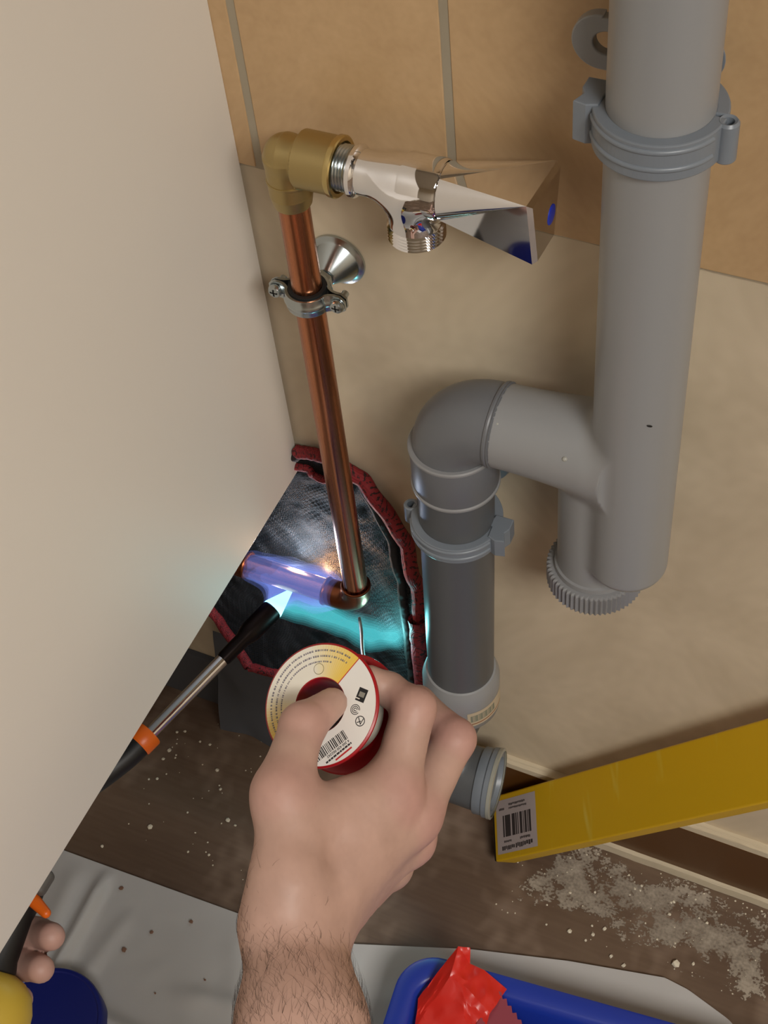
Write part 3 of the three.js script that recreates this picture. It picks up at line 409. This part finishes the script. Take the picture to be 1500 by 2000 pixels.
// ---------------------------------------------------------------- solder spool and wire
const SF = V(109.4, 405.1, 180.9), SA = (() => { const right = V(0.90795, -0.08312, -0.41076), down = V(0.27411, -0.62363, 0.73209), fwd = V(-0.31701, -0.77729, -0.54344); return right.multiplyScalar(0.407).add(down.multiplyScalar(0.26)).add(fwd.multiplyScalar(0.875)).normalize(); })();
{
  const t = thing('solder_spool', 'red plastic spool of solder wire with printed label held in the hand', 'spool', [SF.x, SF.y, SF.z]);
  const at = d => SF.clone().addScaledVector(SA, d), R = 30, H = 13;
  const fl = (d, th) => lathe([[H, 0], [H + 0.6, -0.3], [R - 0.8, -0.3], [R, 0.3], [R, th - 0.3], [R - 0.8, th + 0.3], [H, th + 0.3], [H, 0]], at(d), SA, 80);
  obj('front_flange', [fl(0, 1.8)], M.redPlastic, t); obj('rear_flange', [fl(28.5, 1.8)], M.redPlastic, t);
  obj('core', [lathe([[H, 0], [H + 1.6, 0], [H + 1.6, 30], [H, 30], [H, 0]], at(0), SA, 56)], M.redPlastic, t);
  const wind = [[H + 1.6, 2.2]]; for (let i = 0; i < 26; i++) wind.push([19.2, 2.4 + i], [20.4, 2.9 + i], [19.2, 3.4 + i]); wind.push([H + 1.6, 28.4]);
  obj('wound_solder', [lathe(wind, at(0), SA, 56)], M.solder, t);
  const lab = canvasTex(1024, 1024, (c, w) => {
    const m = w / 2, k = w / 2 / 29; c.fillStyle = '#ebe9e4'; c.fillRect(0, 0, w, w);
    c.save(); c.translate(m, m);
    const sector = (a0, a1, r0, r1, fill) => { c.beginPath(); c.arc(0, 0, r1 * k, a0, a1); c.arc(0, 0, r0 * k, a1, a0, true); c.closePath(); c.fillStyle = fill; c.fill(); };
    // yellow printed half fading to white in the print itself: two yellow fields
    const A0 = -0.80, A1 = 2.35 - 2 * Math.PI; // yellow part runs anticlockwise from A0 to A1
    sector(A1, A0, 0, 29, '#ebe7da'); const n = 60; for (let i = 0; i < n; i++) { const a = A1 + (A0 - A1) * i / n, s = i / n, d = Math.min(Math.abs(s - 0.0), Math.abs(s - 1)); const y = Math.max(0, 1 - d / 0.32); sector(a, a + (A0 - A1) / n + 0.01, 0, 29, `rgba(238,196,70,${0.95 * y})`); }
    c.strokeStyle = '#c2282a'; c.lineWidth = 8; for (const a of [A0, A1]) { c.beginPath(); c.moveTo(Math.cos(a) * 13 * k, Math.sin(a) * 13 * k); c.lineTo(Math.cos(a) * 29 * k, Math.sin(a) * 29 * k); c.stroke(); }
    // four rings of fine print
    for (const [r, a0, a1, lw] of [[26.4, A1 + 0.25, A0 - 0.12, 15], [23.6, A1 + 0.3, A0 - 0.16, 15], [20.9, A1 + 0.35, A0 - 0.5, 13]]) { let a = a0, q = r * 7.3; while (a < a1) { q = (q * 16807) % 2147483647; const wdt = (2 + q % 5) / r * 0.16; c.beginPath(); c.lineWidth = lw; c.strokeStyle = 'rgba(58,54,84,0.8)'; c.arc(0, 0, r * k, a, a + wdt); c.stroke(); c.lineWidth = 3; c.strokeStyle = 'rgba(236,228,205,0.75)'; c.beginPath(); c.arc(0, 0, (r + 0.1) * k, a, a + wdt); c.stroke(); a += wdt + ((q >> 5) % 4 === 0 ? 0.035 : 0.012); } }
    c.strokeStyle = '#6b5f3c'; c.lineWidth = 4; c.beginPath(); c.arc(-1 * k, -17.4 * k, 2.6 * k, 0, 7); c.stroke();
    // white part: pictograms, bar code, digits, red address line
    c.rotate(0.52);
    c.fillStyle = '#17161a'; c.save(); c.translate(17.2 * k, -13.4 * k); c.rotate(-0.1); c.fillRect(-2.4 * k, -3.4 * k, 4.8 * k, 6.4 * k); c.fillStyle = '#8d8a80'; c.fillRect(-1.5 * k, -1.6 * k, 3 * k, 2.4 * k); c.fillStyle = '#e9e4da'; c.fillRect(-2.4 * k, 1.6 * k, 2.2 * k, 0.5 * k); c.restore();
    c.strokeStyle = '#17161a'; c.lineWidth = 6; for (const r of [0.7, 1.5, 2.3]) { c.beginPath(); c.arc(17.6 * k, -6.2 * k, r * k, 0.3, 6); c.stroke(); }
    c.beginPath(); c.arc(22.6 * k, -2.6 * k, 2.3 * k, 0, 7); c.lineWidth = 7; c.stroke(); c.beginPath(); c.moveTo(21 * k, -3.8 * k); c.lineTo(23.4 * k, -1.4 * k); c.lineTo(23.6 * k, -4.4 * k); c.moveTo(21.4 * k, -1.2 * k); c.lineTo(23 * k, -2.8 * k); c.stroke();
    c.rotate(0.35);
    c.save(); c.translate(18.6 * k, 8.2 * k); c.rotate(Math.PI / 2 + 0.12); c.fillStyle = '#17161a'; let x = -9 * k, q = 77; while (x < 11 * k) { q = (q * 16807) % 2147483647; const b = 3 + q % 9; c.fillRect(x, -2.6 * k, b, 5 * k); x += b + 4 + (q >> 4) % 8; }
    c.font = `bold ${1.7 * k}px sans-serif`; c.fillText('4 260 430 002242', -9 * k, -3.1 * k); c.restore();
    c.save(); c.translate(24.2 * k, 7.5 * k); c.rotate(Math.PI / 2 + 0.1); c.fillStyle = '#2a272c'; let y2 = -8 * k; q = 31; while (y2 < 8 * k) { q = (q * 16807) % 2147483647; const b = (0.6 + (q % 7) * 0.22) * k; c.fillRect(y2, -0.4 * k, b, 0.9 * k); y2 += b + 0.3 * k; } c.fillStyle = '#c2282a'; c.fillRect(-7 * k, -2.2 * k, 10 * k, 0.8 * k); c.restore();
    c.restore(); });
  // the label is a paper ring glued on the front flange; its picture axes follow the spool
  const ring = new THREE.RingGeometry(H + 0.4, 29, 96, 1); const uv = ring.attributes.uv, rp = ring.attributes.position; for (let i = 0; i < rp.count; i++) uv.setXY(i, 0.5 + rp.getX(i) / 58, 0.5 + rp.getY(i) / 58);
  const zA = SA.clone().negate(), xA = V(0.90795, -0.08312, -0.41076); xA.addScaledVector(zA, -xA.dot(zA)).normalize(); const yA = zA.clone().cross(xA);
  ring.applyMatrix4(new THREE.Matrix4().makeBasis(xA, yA, zA)); ring.translate(...at(-0.42));
  obj('paper_label', [ring], new THREE.MeshStandardMaterial({ map: lab, roughness: 0.6 }), t, { label: 'round white and yellow printed label' });
}
{
  const s = SF.clone().addScaledVector(SA, 15);
  const g = tube([V(124, 412, 161), V(118.4, 401.6, 151.2), V(99, 361, 121), V(70, 299, 74), V(45.4, 246.6, 35.5)], 1.1, 10, 60);
  const m = obj('solder_wire', [g], M.solder, scene, { label: 'thin silvery solder wire running from the spool to the joint', category: 'wire' });
}

// ---------------------------------------------------------------- hands
const skinMat = new THREE.MeshPhysicalMaterial({ color: 0xffffff, vertexColors: true, roughness: 0.52, sheen: 0.15, sheenRoughness: 0.5 });
function skin(g, red) {   // natural mottling of the skin: redder over the joints
  const p = g.attributes.position, c = new Float32Array(p.count * 3);
  for (let i = 0; i < p.count; i++) { const x = p.getX(i), y = p.getY(i), z = p.getZ(i); let r = 0; for (const [q, rad, w] of red) { const d = Math.hypot(x - q[0], y - q[1], z - q[2]) / rad; if (d < 1) r = Math.max(r, w * (1 - d * d)); }
    const n = 0.5 * noise(x * 0.05, y * 0.05, z * 0.05) + 0.35 * noise(x * 0.15, y * 0.15, z * 0.15) + 0.22 * noise(x * 0.5, y * 0.5, z * 0.5); const k = 1 + 0.16 * n;
    c[3 * i] = 0.48 * k; c[3 * i + 1] = 0.305 * k * (1 - 0.24 * r); c[3 * i + 2] = 0.245 * k * (1 - 0.14 * r); }
  g.setAttribute('color', new THREE.BufferAttribute(c, 3)); return g;
}
{
  const J = { forearm: [161.8, 389.5, 318.0], wr: [137.8, 388.3, 282.1], wu: [143.0, 371.3, 272.2], cmc: [133.4, 401.6, 265.7], tmcp: [116.6, 414.2, 233.7], tip_ip: [110.3, 415.5, 198.6], ttip: [115.9, 410.2, 180.8], imb: [136.8, 388.9, 276.4], imcp: [154.3, 383.3, 202.4], ipip: [149.5, 398.8, 162.9], idip: [133.5, 396.8, 156.5], itip: [125.0, 405.1, 158.9], mmb: [139.9, 385.3, 276.0], mmcp: [163.6, 366.5, 200.8], mpip: [166.5, 370.6, 156.4], mdip: [139.8, 365.9, 141.9], mtip: [122.3, 364.0, 147.5], rmb: [141.0, 376.8, 272.9], rmcp: [160.3, 342.4, 202.2], rpip: [154.9, 341.1, 161.1], rdip: [133.4, 333.4, 142.5], rtip: [119.5, 340.7, 149.3], pmb: [142.2, 368.2, 269.7], pmcp: [149.4, 316.0, 207.7], ppip: [141.2, 305.9, 171.7], pdip: [123.8, 306.2, 159.4], ptip: [113.8, 314.9, 161.9], web0: [126.5, 405.2, 238.8], web1: [150.2, 386.5, 202.0] };
  const ad = [0.4095, -0.0325, 0.9117], far = [0, 1, 2].map(i => J.forearm[i] + ad[i] * 190), fa2 = [J.forearm[0] + 5, J.forearm[1] - 12, J.forearm[2] - 4], far2 = [0, 1, 2].map(i => fa2[i] + ad[i] * 190);
  const palm = [[J.forearm, 24, far, 36], [fa2, 22, far2, 34], [J.wr, 17, J.forearm, 22], [J.wu, 17, fa2, 21], [J.imb, 15.5, J.imcp, 12.2], [J.mmb, 15, J.mmcp, 12.4], [J.rmb, 15, J.rmcp, 11.6], [J.pmb, 16, J.pmcp, 11], [J.wr, 16, J.cmc, 14], [J.cmc, 14, J.tmcp, 12.3], [J.web0, 13, J.web1, 11.5]].map(a => capsule(...a));
  const fingers = [[[J.tmcp, 12.3, J.tip_ip, 10.4], [J.tip_ip, 10.3, J.ttip, 7.6]], [[J.imcp, 11.8, J.ipip, 10.4], [J.ipip, 10.2, J.idip, 8], [J.idip, 8, J.itip, 6.8]], [[J.mmcp, 11.8, J.mpip, 10.2], [J.mpip, 10, J.mdip, 8.4], [J.mdip, 8.4, J.mtip, 7]], [[J.rmcp, 11, J.rpip, 9.6], [J.rpip, 9.4, J.rdip, 8], [J.rdip, 8, J.rtip, 7]], [[J.pmcp, 10, J.ppip, 8.4], [J.ppip, 8.2, J.pdip, 7], [J.pdip, 7, J.ptip, 6]]].map(f => f.map(a => capsule(...a)));
  const cv = [0.317, 0.777, 0.543], bump = (p, o, r) => { const q = p.map((v, i) => v + cv[i] * o); return (x, y, z) => Math.hypot(x - q[0], y - q[1], z - q[2]) - r; };
  const knuckles = [bump(J.imcp, 5.5, 8.6), bump(J.mmcp, 4.5, 8.6), bump(J.ipip, 3, 8.6), bump(J.mpip, 2.6, 8.6), bump(J.tmcp, 3, 10.4), bump(J.tip_ip, 1.8, 9.2)];
  const roots = [J.tmcp, J.imcp, J.mmcp, J.rmcp, J.pmcp];
  const sdf = (x, y, z) => { let d = 1e9; for (const c of palm) d = smin(d, c(x, y, z), 12);
    let f = 1e9; for (const fg of fingers) { let e = 1e9; for (const c of fg) e = smin(e, c(x, y, z), 3); f = smin(f, e, 1.6); }
    d = smin(d, f, 9); for (const b of knuckles) d = smin(d, b(x, y, z), 4); return d + 0.35 * noise(x * 0.08, y * 0.08, z * 0.08) + 0.12 * noise(x * 0.3, y * 0.3, z * 0.3); };
  const all = [[far, 38], [far2, 36], ...Object.values(J).map(p => [p, 18])]; const [lo, hi] = bounds(all, 5);
  const g = solid(sdf, lo, hi, 1.9);
  skin(g, [[J.imcp, 20, 1], [J.mmcp, 19, 1], [J.ipip, 16, 0.6], [J.mpip, 17, 0.8], [J.tmcp, 20, 0.6], [J.tip_ip, 18, 0.5], [J.rmcp, 18, 0.9]]);
  const t = thing('person', 'bare right forearm and hand gripping the red solder spool', 'person', [far[0], far[1], far[2]]);
  obj('forearm_and_hand', g, skinMat, t);
  // dark hairs on the forearm and wrist
  const p = g.attributes.position, nn = g.attributes.normal, hp = [], hi2 = []; const axis = V(...ad).negate();
  let made = 0; for (let tries = 0; tries < 200000 && made < 2300; tries++) { const i = Math.floor(rnd() * p.count), P = V(p.getX(i), p.getY(i), p.getZ(i)), N = V(nn.getX(i), nn.getY(i), nn.getZ(i)); if (P.z < 262 || P.z > 400) continue; const dens = Math.min(1, (P.z - 258) / 45); if (rnd() > dens * dens) continue; if (N.y < -0.2) continue;
    const L = 5 + rnd() * 8, side = N.clone().cross(axis).normalize(), sw = (rnd() - 0.35) * 1.6, d = axis.clone().addScaledVector(side, sw).addScaledVector(N, 0.45).normalize(); const curl = (rnd() - 0.5) * 3.2, segs = 5; let Q = P.clone(), b = hp.length / 3;
    for (let s = 0; s <= segs; s++) { const r = 0.055 * (1 - s / segs * 0.8); for (let k = 0; k < 3; k++) { const a = k * 2.094; hp.push(Q.x + side.x * Math.cos(a) * r + N.x * Math.sin(a) * r, Q.y + side.y * Math.cos(a) * r + N.y * Math.sin(a) * r, Q.z + side.z * Math.cos(a) * r + N.z * Math.sin(a) * r); }
      if (s) for (let k = 0; k < 3; k++) { const a0 = b + (s - 1) * 3 + k, a1 = b + (s - 1) * 3 + (k + 1) % 3; hi2.push(a0, a1, a0 + 3, a1, a1 + 3, a0 + 3); } d.addScaledVector(side, curl / segs).addScaledVector(N, -0.16).normalize(); Q.addScaledVector(d, L / segs); }
    made++; }
  const hg = new THREE.BufferGeometry(); hg.setAttribute('position', new THREE.Float32BufferAttribute(hp, 3)); hg.setIndex(hi2); hg.computeVertexNormals(); obj('arm_hair', hg, std(0x2c1c12, 0.6), t, { kind: 'stuff', label: 'short dark arm hair' });
}
{ // the other hand, closed round the torch handle from below
  const up = V(0, 1, 0).addScaledVector(HD, -HD.y).normalize(), rt = up.clone().cross(HD).normalize();
  const ring = (d, deg, r) => { const a = deg * Math.PI / 180, c = hp0(d); return [c.x + rt.x * Math.cos(a) * r + up.x * Math.sin(a) * r, c.y + rt.y * Math.cos(a) * r + up.y * Math.sin(a) * r, c.z + rt.z * Math.cos(a) * r + up.z * Math.sin(a) * r]; };
  const caps = [], pts = []; const chain = (list) => { for (let i = 0; i + 1 < list.length; i++) caps.push(capsule(list[i][0], list[i][1], list[i + 1][0], list[i + 1][1])); pts.push(...list); };
  const fing = []; [[21, 8.8, 0, -14], [39.5, 8.8, 0, -18], [59, 8.4, 9, -78], [76, 7.4, 16, -84]].forEach(([d, r, g, end]) => { const l = [[ring(d, 205, 29 + g), r + 2], [ring(d, 255, 23.5 + g), r + 0.6], [ring(d, Math.min(300, 360 + end - 8), 21.5 + g), r], [ring(d, 360 + end, 25 + g), r - 0.6]]; fing.push([0, 1, 2].map(k => capsule(l[k][0], l[k][1], l[k + 1][0], l[k + 1][1]))); pts.push(...l); });
  const pa = [ring(24, 195, 33), 12], pb = [ring(76, 190, 46), 12], w0 = [ring(104, 178, 72), 18], el = [ring(230, 170, 110), 26];
  chain([pa, pb]); chain([pa, w0]); chain([pb, w0]); chain([[ring(50, 192, 38), 12], w0]); chain([w0, el]);
  chain([[ring(80, 170, 48), 13], [ring(50, 145, 32), 11], [ring(28, 122, 24), 9.5], [ring(8, 112, 23), 8]]);
  const [lo, hi] = bounds(pts, 5);
  const g = solid((x, y, z) => { let d = 1e9; for (const c of caps) d = smin(d, c(x, y, z), 9); for (const f of fing) { let e = 1e9; for (const c of f) e = smin(e, c(x, y, z), 3); d = smin(d, e, 2.2); } return d; }, lo, hi, 1.9);
  skin(g, pts.map(([q]) => [q, 16, 0.4]));
  const t = thing('person', 'fingertips of a left hand closed round the torch handle in the lower left corner', 'person', [w0[0][0], w0[0][1], w0[0][2]]); obj('forearm_and_hand', g, skinMat, t);
}

// ---------------------------------------------------------------- yellow level
{
  const a = V(176, 225.8, 4.2).normalize(), e0 = V(-18.5, 15.2, -41.6).normalize(), n = a.clone().cross(e0).normalize(), e = n.clone().cross(a).normalize(), W = 47, T = 17, LEN = 420;
  const o = V(137, 11, 55); const m = new THREE.Matrix4().makeBasis(a, e, n); const q = new THREE.Quaternion().setFromRotationMatrix(m);
  const at = (s, w, d) => o.clone().addScaledVector(a, s).addScaledVector(e, w).addScaledVector(n, d);
  const t = thing('spirit_level', 'long yellow spirit level leaning against the wall with a barcode sticker', 'spirit level', [o.x, 0, o.z]);
  const scuff = dataTex(512, 128, (u, v) => { const n = noise(u * 26, v * 6, 4.4) + 0.5 * noise(u * 80, v * 20, 1.2), k = Math.max(0, Math.min(1, (n - 0.42) * 1.8)) * 0.35 + 0.02 * noise(u * 200, v * 50, 7); return [0.84 + 0.05 * k, 0.675 + 0.2 * k, 0.07 + 0.62 * k]; });
  obj('body', [planar(clean(rbox(at(LEN / 2 + 1, W / 2, -T / 2), [LEN - 2, W, T], 1.4, q, 3)), a, e, 300)], phys(0xffffff, 0.42, { map: scuff }), t);
  obj('end_cap', [rbox(at(0.4, W / 2, -T / 2 - 0.4), [2.5, W - 1.5, T - 1.2], 0.8, q, 2)], M.black, t);
  const lt = canvasTex(520, 400, (c, w, h) => { c.fillStyle = '#b9aeae'; c.fillRect(0, 0, w, h); c.fillStyle = '#3b3536'; const bars = [[20, 16], [44, 60], [120, 34], [160, 14], [182, 10], [206, 26], [242, 8], [258, 22], [288, 10], [304, 22]]; for (const [x, b] of bars) c.fillRect(60 + x * 1.2, 120, b * 1.2, 160);
    const line = (x0, x1, y, hh, q) => { while (x0 < x1) { q = (q * 16807) % 2147483647; const b = hh * (0.35 + (q % 5) * 0.09); c.fillRect(x0, y + (q % 3) * hh * 0.06, b, hh * (0.8 + (q % 2) * 0.2)); x0 += b + hh * 0.14; } };
    line(60, 210, 345, 30, 7); line(240, 460, 338, 34, 11); line(300, 430, 300, 18, 5); line(90, 190, 306, 16, 9); line(170, 380, 36, 16, 3); line(170, 400, 66, 14, 13); line(40, 100, 60, 16, 17); });
  const s = new THREE.PlaneGeometry(50, 38); s.applyQuaternion(q); s.translate(...at(31, W * 0.5, 0.12));
obj('barcode_sticker', [s], new THREE.MeshStandardMaterial({ map: lt, roughness: 0.6 }), t, { label: 'white barcode sticker' });
}

// ---------------------------------------------------------------- floor things
{ // plastic dust sheet with folds
  const edge = [[-420, 168], [-165, 163], [-90, 160], [-17, 157], [66, 146], [144, 118], [210, 100], [275, 86], [292, 88], [322, 97], [420, 150]];
  const ez = x => { for (let i = 0; i + 1 < edge.length; i++) if (x <= edge[i + 1][0]) { const f = (x - edge[i][0]) / (edge[i + 1][0] - edge[i][0]); return edge[i][1] + f * (edge[i + 1][1] - edge[i][1]); } return 150; };
  const g = new THREE.PlaneGeometry(1, 1, 260, 150), p = g.attributes.position, uv = g.attributes.uv;
  const ridge = (x, z, x0, z0, x1, z1, w, h) => { const dx = x1 - x0, dz = z1 - z0, L = Math.hypot(dx, dz), s = ((x - x0) * dx + (z - z0) * dz) / L, d = ((x - x0) * dz - (z - z0) * dx) / L; const m = Math.min(1, Math.max(0, (s + 10) / 20)) * Math.min(1, Math.max(0, (L + 10 - s) / 20)); return h * m * Math.exp(-(d * d) / (w * w)); };
  for (let i = 0; i < p.count; i++) { const u = uv.getX(i), v = 1 - uv.getY(i), x = -420 + 840 * u, z0 = ez(x), z = z0 + (470 - z0) * v; let y = -1.6 + 0.8 * noise(x * 0.02, z * 0.02, 1) + 0.5 * noise(x * 0.06, z * 0.06, 2);
    y += ridge(x, z, -128, 158, -122, 262, 5, 8) + ridge(x, z, -150, 165, -140, 250, 9, 4) + ridge(x, z, -96, 190, -105, 262, 6, 2.2) + ridge(x, z, -175, 258, 20, 268, 8, 9) + ridge(x, z, -60, 300, 60, 258, 7, 10) + ridge(x, z, -30, 225, 60, 210, 8, 4) + ridge(x, z, 62, 150, 95, 215, 6, 4) + ridge(x, z, -20, 160, 20, 240, 9, 2) + ridge(x, z, 180, 112, 290, 96, 14, 1.5);
    y = y * Math.min(1, v * 14) + 1.2; p.setXYZ(i, x, Math.max(y, -2.2), z); }
  g.computeVertexNormals(); obj('dust_sheet', [g], M.sheet, scene, { label: 'crumpled translucent white plastic sheet spread on the floor', category: 'plastic sheet' });
}
{ // blue tray, turned a little
  const t = thing('blue_tray', 'blue plastic tray with rounded corner in the bottom right', 'tray', [230, 2, 230]);
  const yaw = 0.11, X0 = 112, Z0 = 149, W = 300, D = 220, H = 44;
  const rr = (inset, r, n = 10) => { const P = []; const x0 = inset, x1 = W - inset, z0 = inset, z1 = D - inset; const c = [[x0 + r, z0 + r, Math.PI], [x1 - r, z0 + r, 1.5 * Math.PI], [x1 - r, z1 - r, 0], [x0 + r, z1 - r, 0.5 * Math.PI]]; for (const [cx, cz, a0] of c) for (let i = 0; i <= n; i++) { const a = a0 + i / n * Math.PI / 2; P.push([cx + r * Math.cos(a), cz + r * Math.sin(a)]); } return P; };
  const rings = [[7, 18, 3], [3, 22, 8], [1.5, 24, H - 8], [0.4, 26, H - 3], [0.8, 26, H - 0.6], [2.6, 25, H], [12, 19, H - 1.2], [15, 17, H - 3], [17, 15, H - 9], [21, 13, 8], [25, 10, 5.5]];
  const pos = [], ix = []; let m = 0; for (const [ins, r, y] of rings) { const P = rr(ins, r); m = P.length; for (const [x, z] of P) pos.push(X0 + x * Math.cos(yaw) + z * Math.sin(yaw), 1.5 + y, Z0 - x * Math.sin(yaw) + z * Math.cos(yaw)); }
  for (let i = 0; i + 1 < rings.length; i++) for (let j = 0; j < m; j++) { const a = i * m + j, b = i * m + (j + 1) % m; ix.push(a, a + m, b, b, a + m, b + m); }
  for (const k of [0, (rings.length - 1) * m]) for (let j = 1; j < m - 1; j++) k ? ix.push(k, k + j + 1, k + j) : ix.push(k, k + j, k + j + 1);
  let g = new THREE.BufferGeometry(); g.setAttribute('position', new THREE.Float32BufferAttribute(pos, 3)); g.setIndex(ix); g.computeVertexNormals(); obj('basin', [toCreasedNormals(g, 0.8)], new THREE.MeshPhysicalMaterial({ color: 0x17339a, roughness: 0.33, clearcoat: 0.3, clearcoatRoughness: 0.3, side: THREE.DoubleSide }), t);
}
{ // torn red plastic wrapper in the tray
  const t = thing('red_wrapper', 'crumpled torn red plastic wrapper lying in the blue tray', 'wrapper', [170, 46, 170]);
  const Pt = { a: [147.5, 64, 142], b: [155, 63, 139.5], c: [158, 55, 147], d: [168, 54, 147], e: [186, 50, 152], f: [216, 47, 160], g: [240, 46, 176], h: [138, 40, 196], i: [133, 44, 178], j: [150, 60, 162], k: [163, 58, 164], l: [182, 53, 172], m: [140, 34, 235], n: [185, 42, 215], o: [172, 48, 185] };
  const T = [['a', 'i', 'j'], ['a', 'j', 'c'], ['a', 'c', 'b'], ['c', 'j', 'k'], ['c', 'k', 'd'], ['d', 'k', 'l'], ['d', 'l', 'e'], ['j', 'i', 'h'], ['j', 'h', 'o'], ['j', 'o', 'k'], ['k', 'o', 'l'], ['h', 'm', 'n'], ['h', 'n', 'o'], ['o', 'n', 'l']];
  const sub = (tris, depth) => { let L = tris; for (let d = 0; d < depth; d++) { const o = []; for (const [A1, B, C] of L) { const ab = A1.clone().lerp(B, 0.5), bc = B.clone().lerp(C, 0.5), ca = C.clone().lerp(A1, 0.5); o.push([A1, ab, ca], [ab, B, bc], [ca, bc, C], [ab, bc, ca]); } L = o; } return L; };
  const mk = (list, amp) => { const out = []; for (const tr of sub(list.map(l => l.map(k => A(Pt[k]))), 3)) for (const v of tr) { const n = amp * noise(v.x * 0.09, v.y * 0.09, v.z * 0.09) + amp * 0.4 * noise(v.x * 0.25, v.y * 0.25, v.z * 0.25 + 4); out.push(v.x + n * 0.5, v.y + n, v.z + n * 0.5); }
    let g = new THREE.BufferGeometry(); g.setAttribute('position', new THREE.Float32BufferAttribute(out, 3)); g.deleteAttribute('normal'); g = mergeVertices(g, 0.01); g.computeVertexNormals(); return toCreasedNormals(g, 0.5); };
  obj('film', [mk(T, 2.2)], M.redBag, t);
  // torn, see-through flap with a ragged rim
  const s = new THREE.Shape(); s.moveTo(0, 0); s.lineTo(-6, 30); s.lineTo(40, 52); for (let i = 0; i <= 26; i++) s.lineTo(62 - i * 2.3, 40 - i * 1.5 + (i % 2 ? 1.5 : -1) + noise(i * 0.8, 2, 2)); const fg = new THREE.ShapeGeometry(s); fg.rotateX(Math.PI / 2); fg.translate(181, 50, 155); obj('torn_flap', [fg], M.redBagInner, t);
}
{ // blue lid at the lower left
  const t = thing('plastic_pot', 'round dark blue plastic pot on the sheet below the torch', 'pot', [-100, 2, 283]);
  obj('rim', [lathe([[0, 0], [37, 0], [38.5, 1], [38.5, 17], [37.6, 18.4], [35.5, 18.8], [34.5, 18]], [-100, 3, 283], [0, 1, 0], 72)], phys(0x0e1c70, 0.4), t);
  obj('disc', [lathe([[34.6, 0], [33, 0.4], [0, 0.4]], [-100, 21, 283], [0, 1, 0], 72)], phys(0x0e1c70, 0.45), t);
}
// plaster dust along the skirting and crumbs
{
  const al = dataTex(512, 256, (u, v) => { const n = noise(u * 9, v * 3, 3.3) + 0.6 * noise(u * 32, v * 10, 1.1) + 0.5 * noise(u * 110, v * 34, 5) + 0.3 * noise(u * 240, v * 75, 8); const w = Math.sin(Math.PI * Math.min(1, Math.max(0, v))) * Math.min(1, u * 6) * Math.min(1, (1 - u) * 6); return n + w * 0.9 - 0.55 > 0.12 ? Math.min(1, 0.35 + 0.5 * (n + 0.4)) : 0; }, false);
  const g = new THREE.PlaneGeometry(220, 66, 1, 1); g.rotateX(-Math.PI / 2); g.rotateY(-0.06); g.translate(250, -2.6, 42); obj('plaster_dust', [g], new THREE.MeshStandardMaterial({ color: 0xa59a8b, roughness: 1, alphaMap: al, transparent: true }), scene, { kind: 'stuff', label: 'pale plaster dust scattered along the skirting', category: 'dust' });
  const bit = (x, z, r, s) => { const q = new THREE.IcosahedronGeometry(r, 0), p = q.attributes.position; for (let i = 0; i < p.count; i++) { const k = 1 + 0.5 * noise(p.getX(i) * 2 + s, p.getY(i) * 2, p.getZ(i) * 2 + s); p.setXYZ(i, p.getX(i) * k, p.getY(i) * k * 0.7, p.getZ(i) * k); } q.computeVertexNormals(); q.translate(x, -3 + r * 0.45, z); return q; };
  const list = []; for (let i = 0; i < 150; i++) { const x = 140 + rnd() * 190, z = 12 + Math.pow(rnd(), 1.5) * 70; list.push(bit(x, z, 0.3 + rnd() * rnd() * 1.1, i)); } for (let i = 0; i < 90; i++) { const x = -140 + rnd() * 150, z = 15 + rnd() * 120; list.push(bit(x, z, 0.3 + rnd() * rnd() * 1.3, i)); }
  obj('fine_crumbs', list, M.crumb, scene, { kind: 'stuff', label: 'fine pale plaster crumbs sprinkled over the brown floor', category: 'crumbs' });
  const chip = (name, label, group, x, z, r) => obj(name, [bit(x, z, r, x)], M.crumb, scene, { label, category: 'crumb', group });
  for (const [x, z, r] of [[278.6, 72.5, 3.2], [203, 78, 1.9], [219, 74, 1.7], [225, 67, 1.6], [236, 84, 1.5], [246, 87, 1.6]]) chip('plaster_crumb', r > 3 ? 'largest pale plaster crumb on the floor right of the tray sheet' : 'small pale plaster crumb on the brown floor behind the blue tray', 'plaster crumbs behind the tray', x, z, r);
  for (const [x, z, r] of [[-118, 120, 2.3], [-65, 93, 2], [-93, 58, 1.7], [-137, 57, 1.9], [-144, 148, 1.3]]) chip('plaster_crumb', 'small pale plaster chip on the dark floor left of the hand', 'plaster chips left of the hand', x, z, r);
  const specks = []; for (const [x, z, r] of [[-111, 173, 1.9], [-85, 213, 2.1], [-73, 194, 1.5], [-50, 176, 1.6], [-84, 214, 0.9], [-48, 232, 0.8], [-20, 210, 0.9]]) { const q = bit(x, z, r, x); q.scale(1, 0.3, 1); q.translate(0, 2.6, 0); specks.push(q); }
  obj('dirt_specks', specks, std(0x80604e, 0.9), scene, { kind: 'stuff', label: 'brown dirt specks on the white plastic sheet', category: 'dirt' });
}
renderer.render(scene, camera);
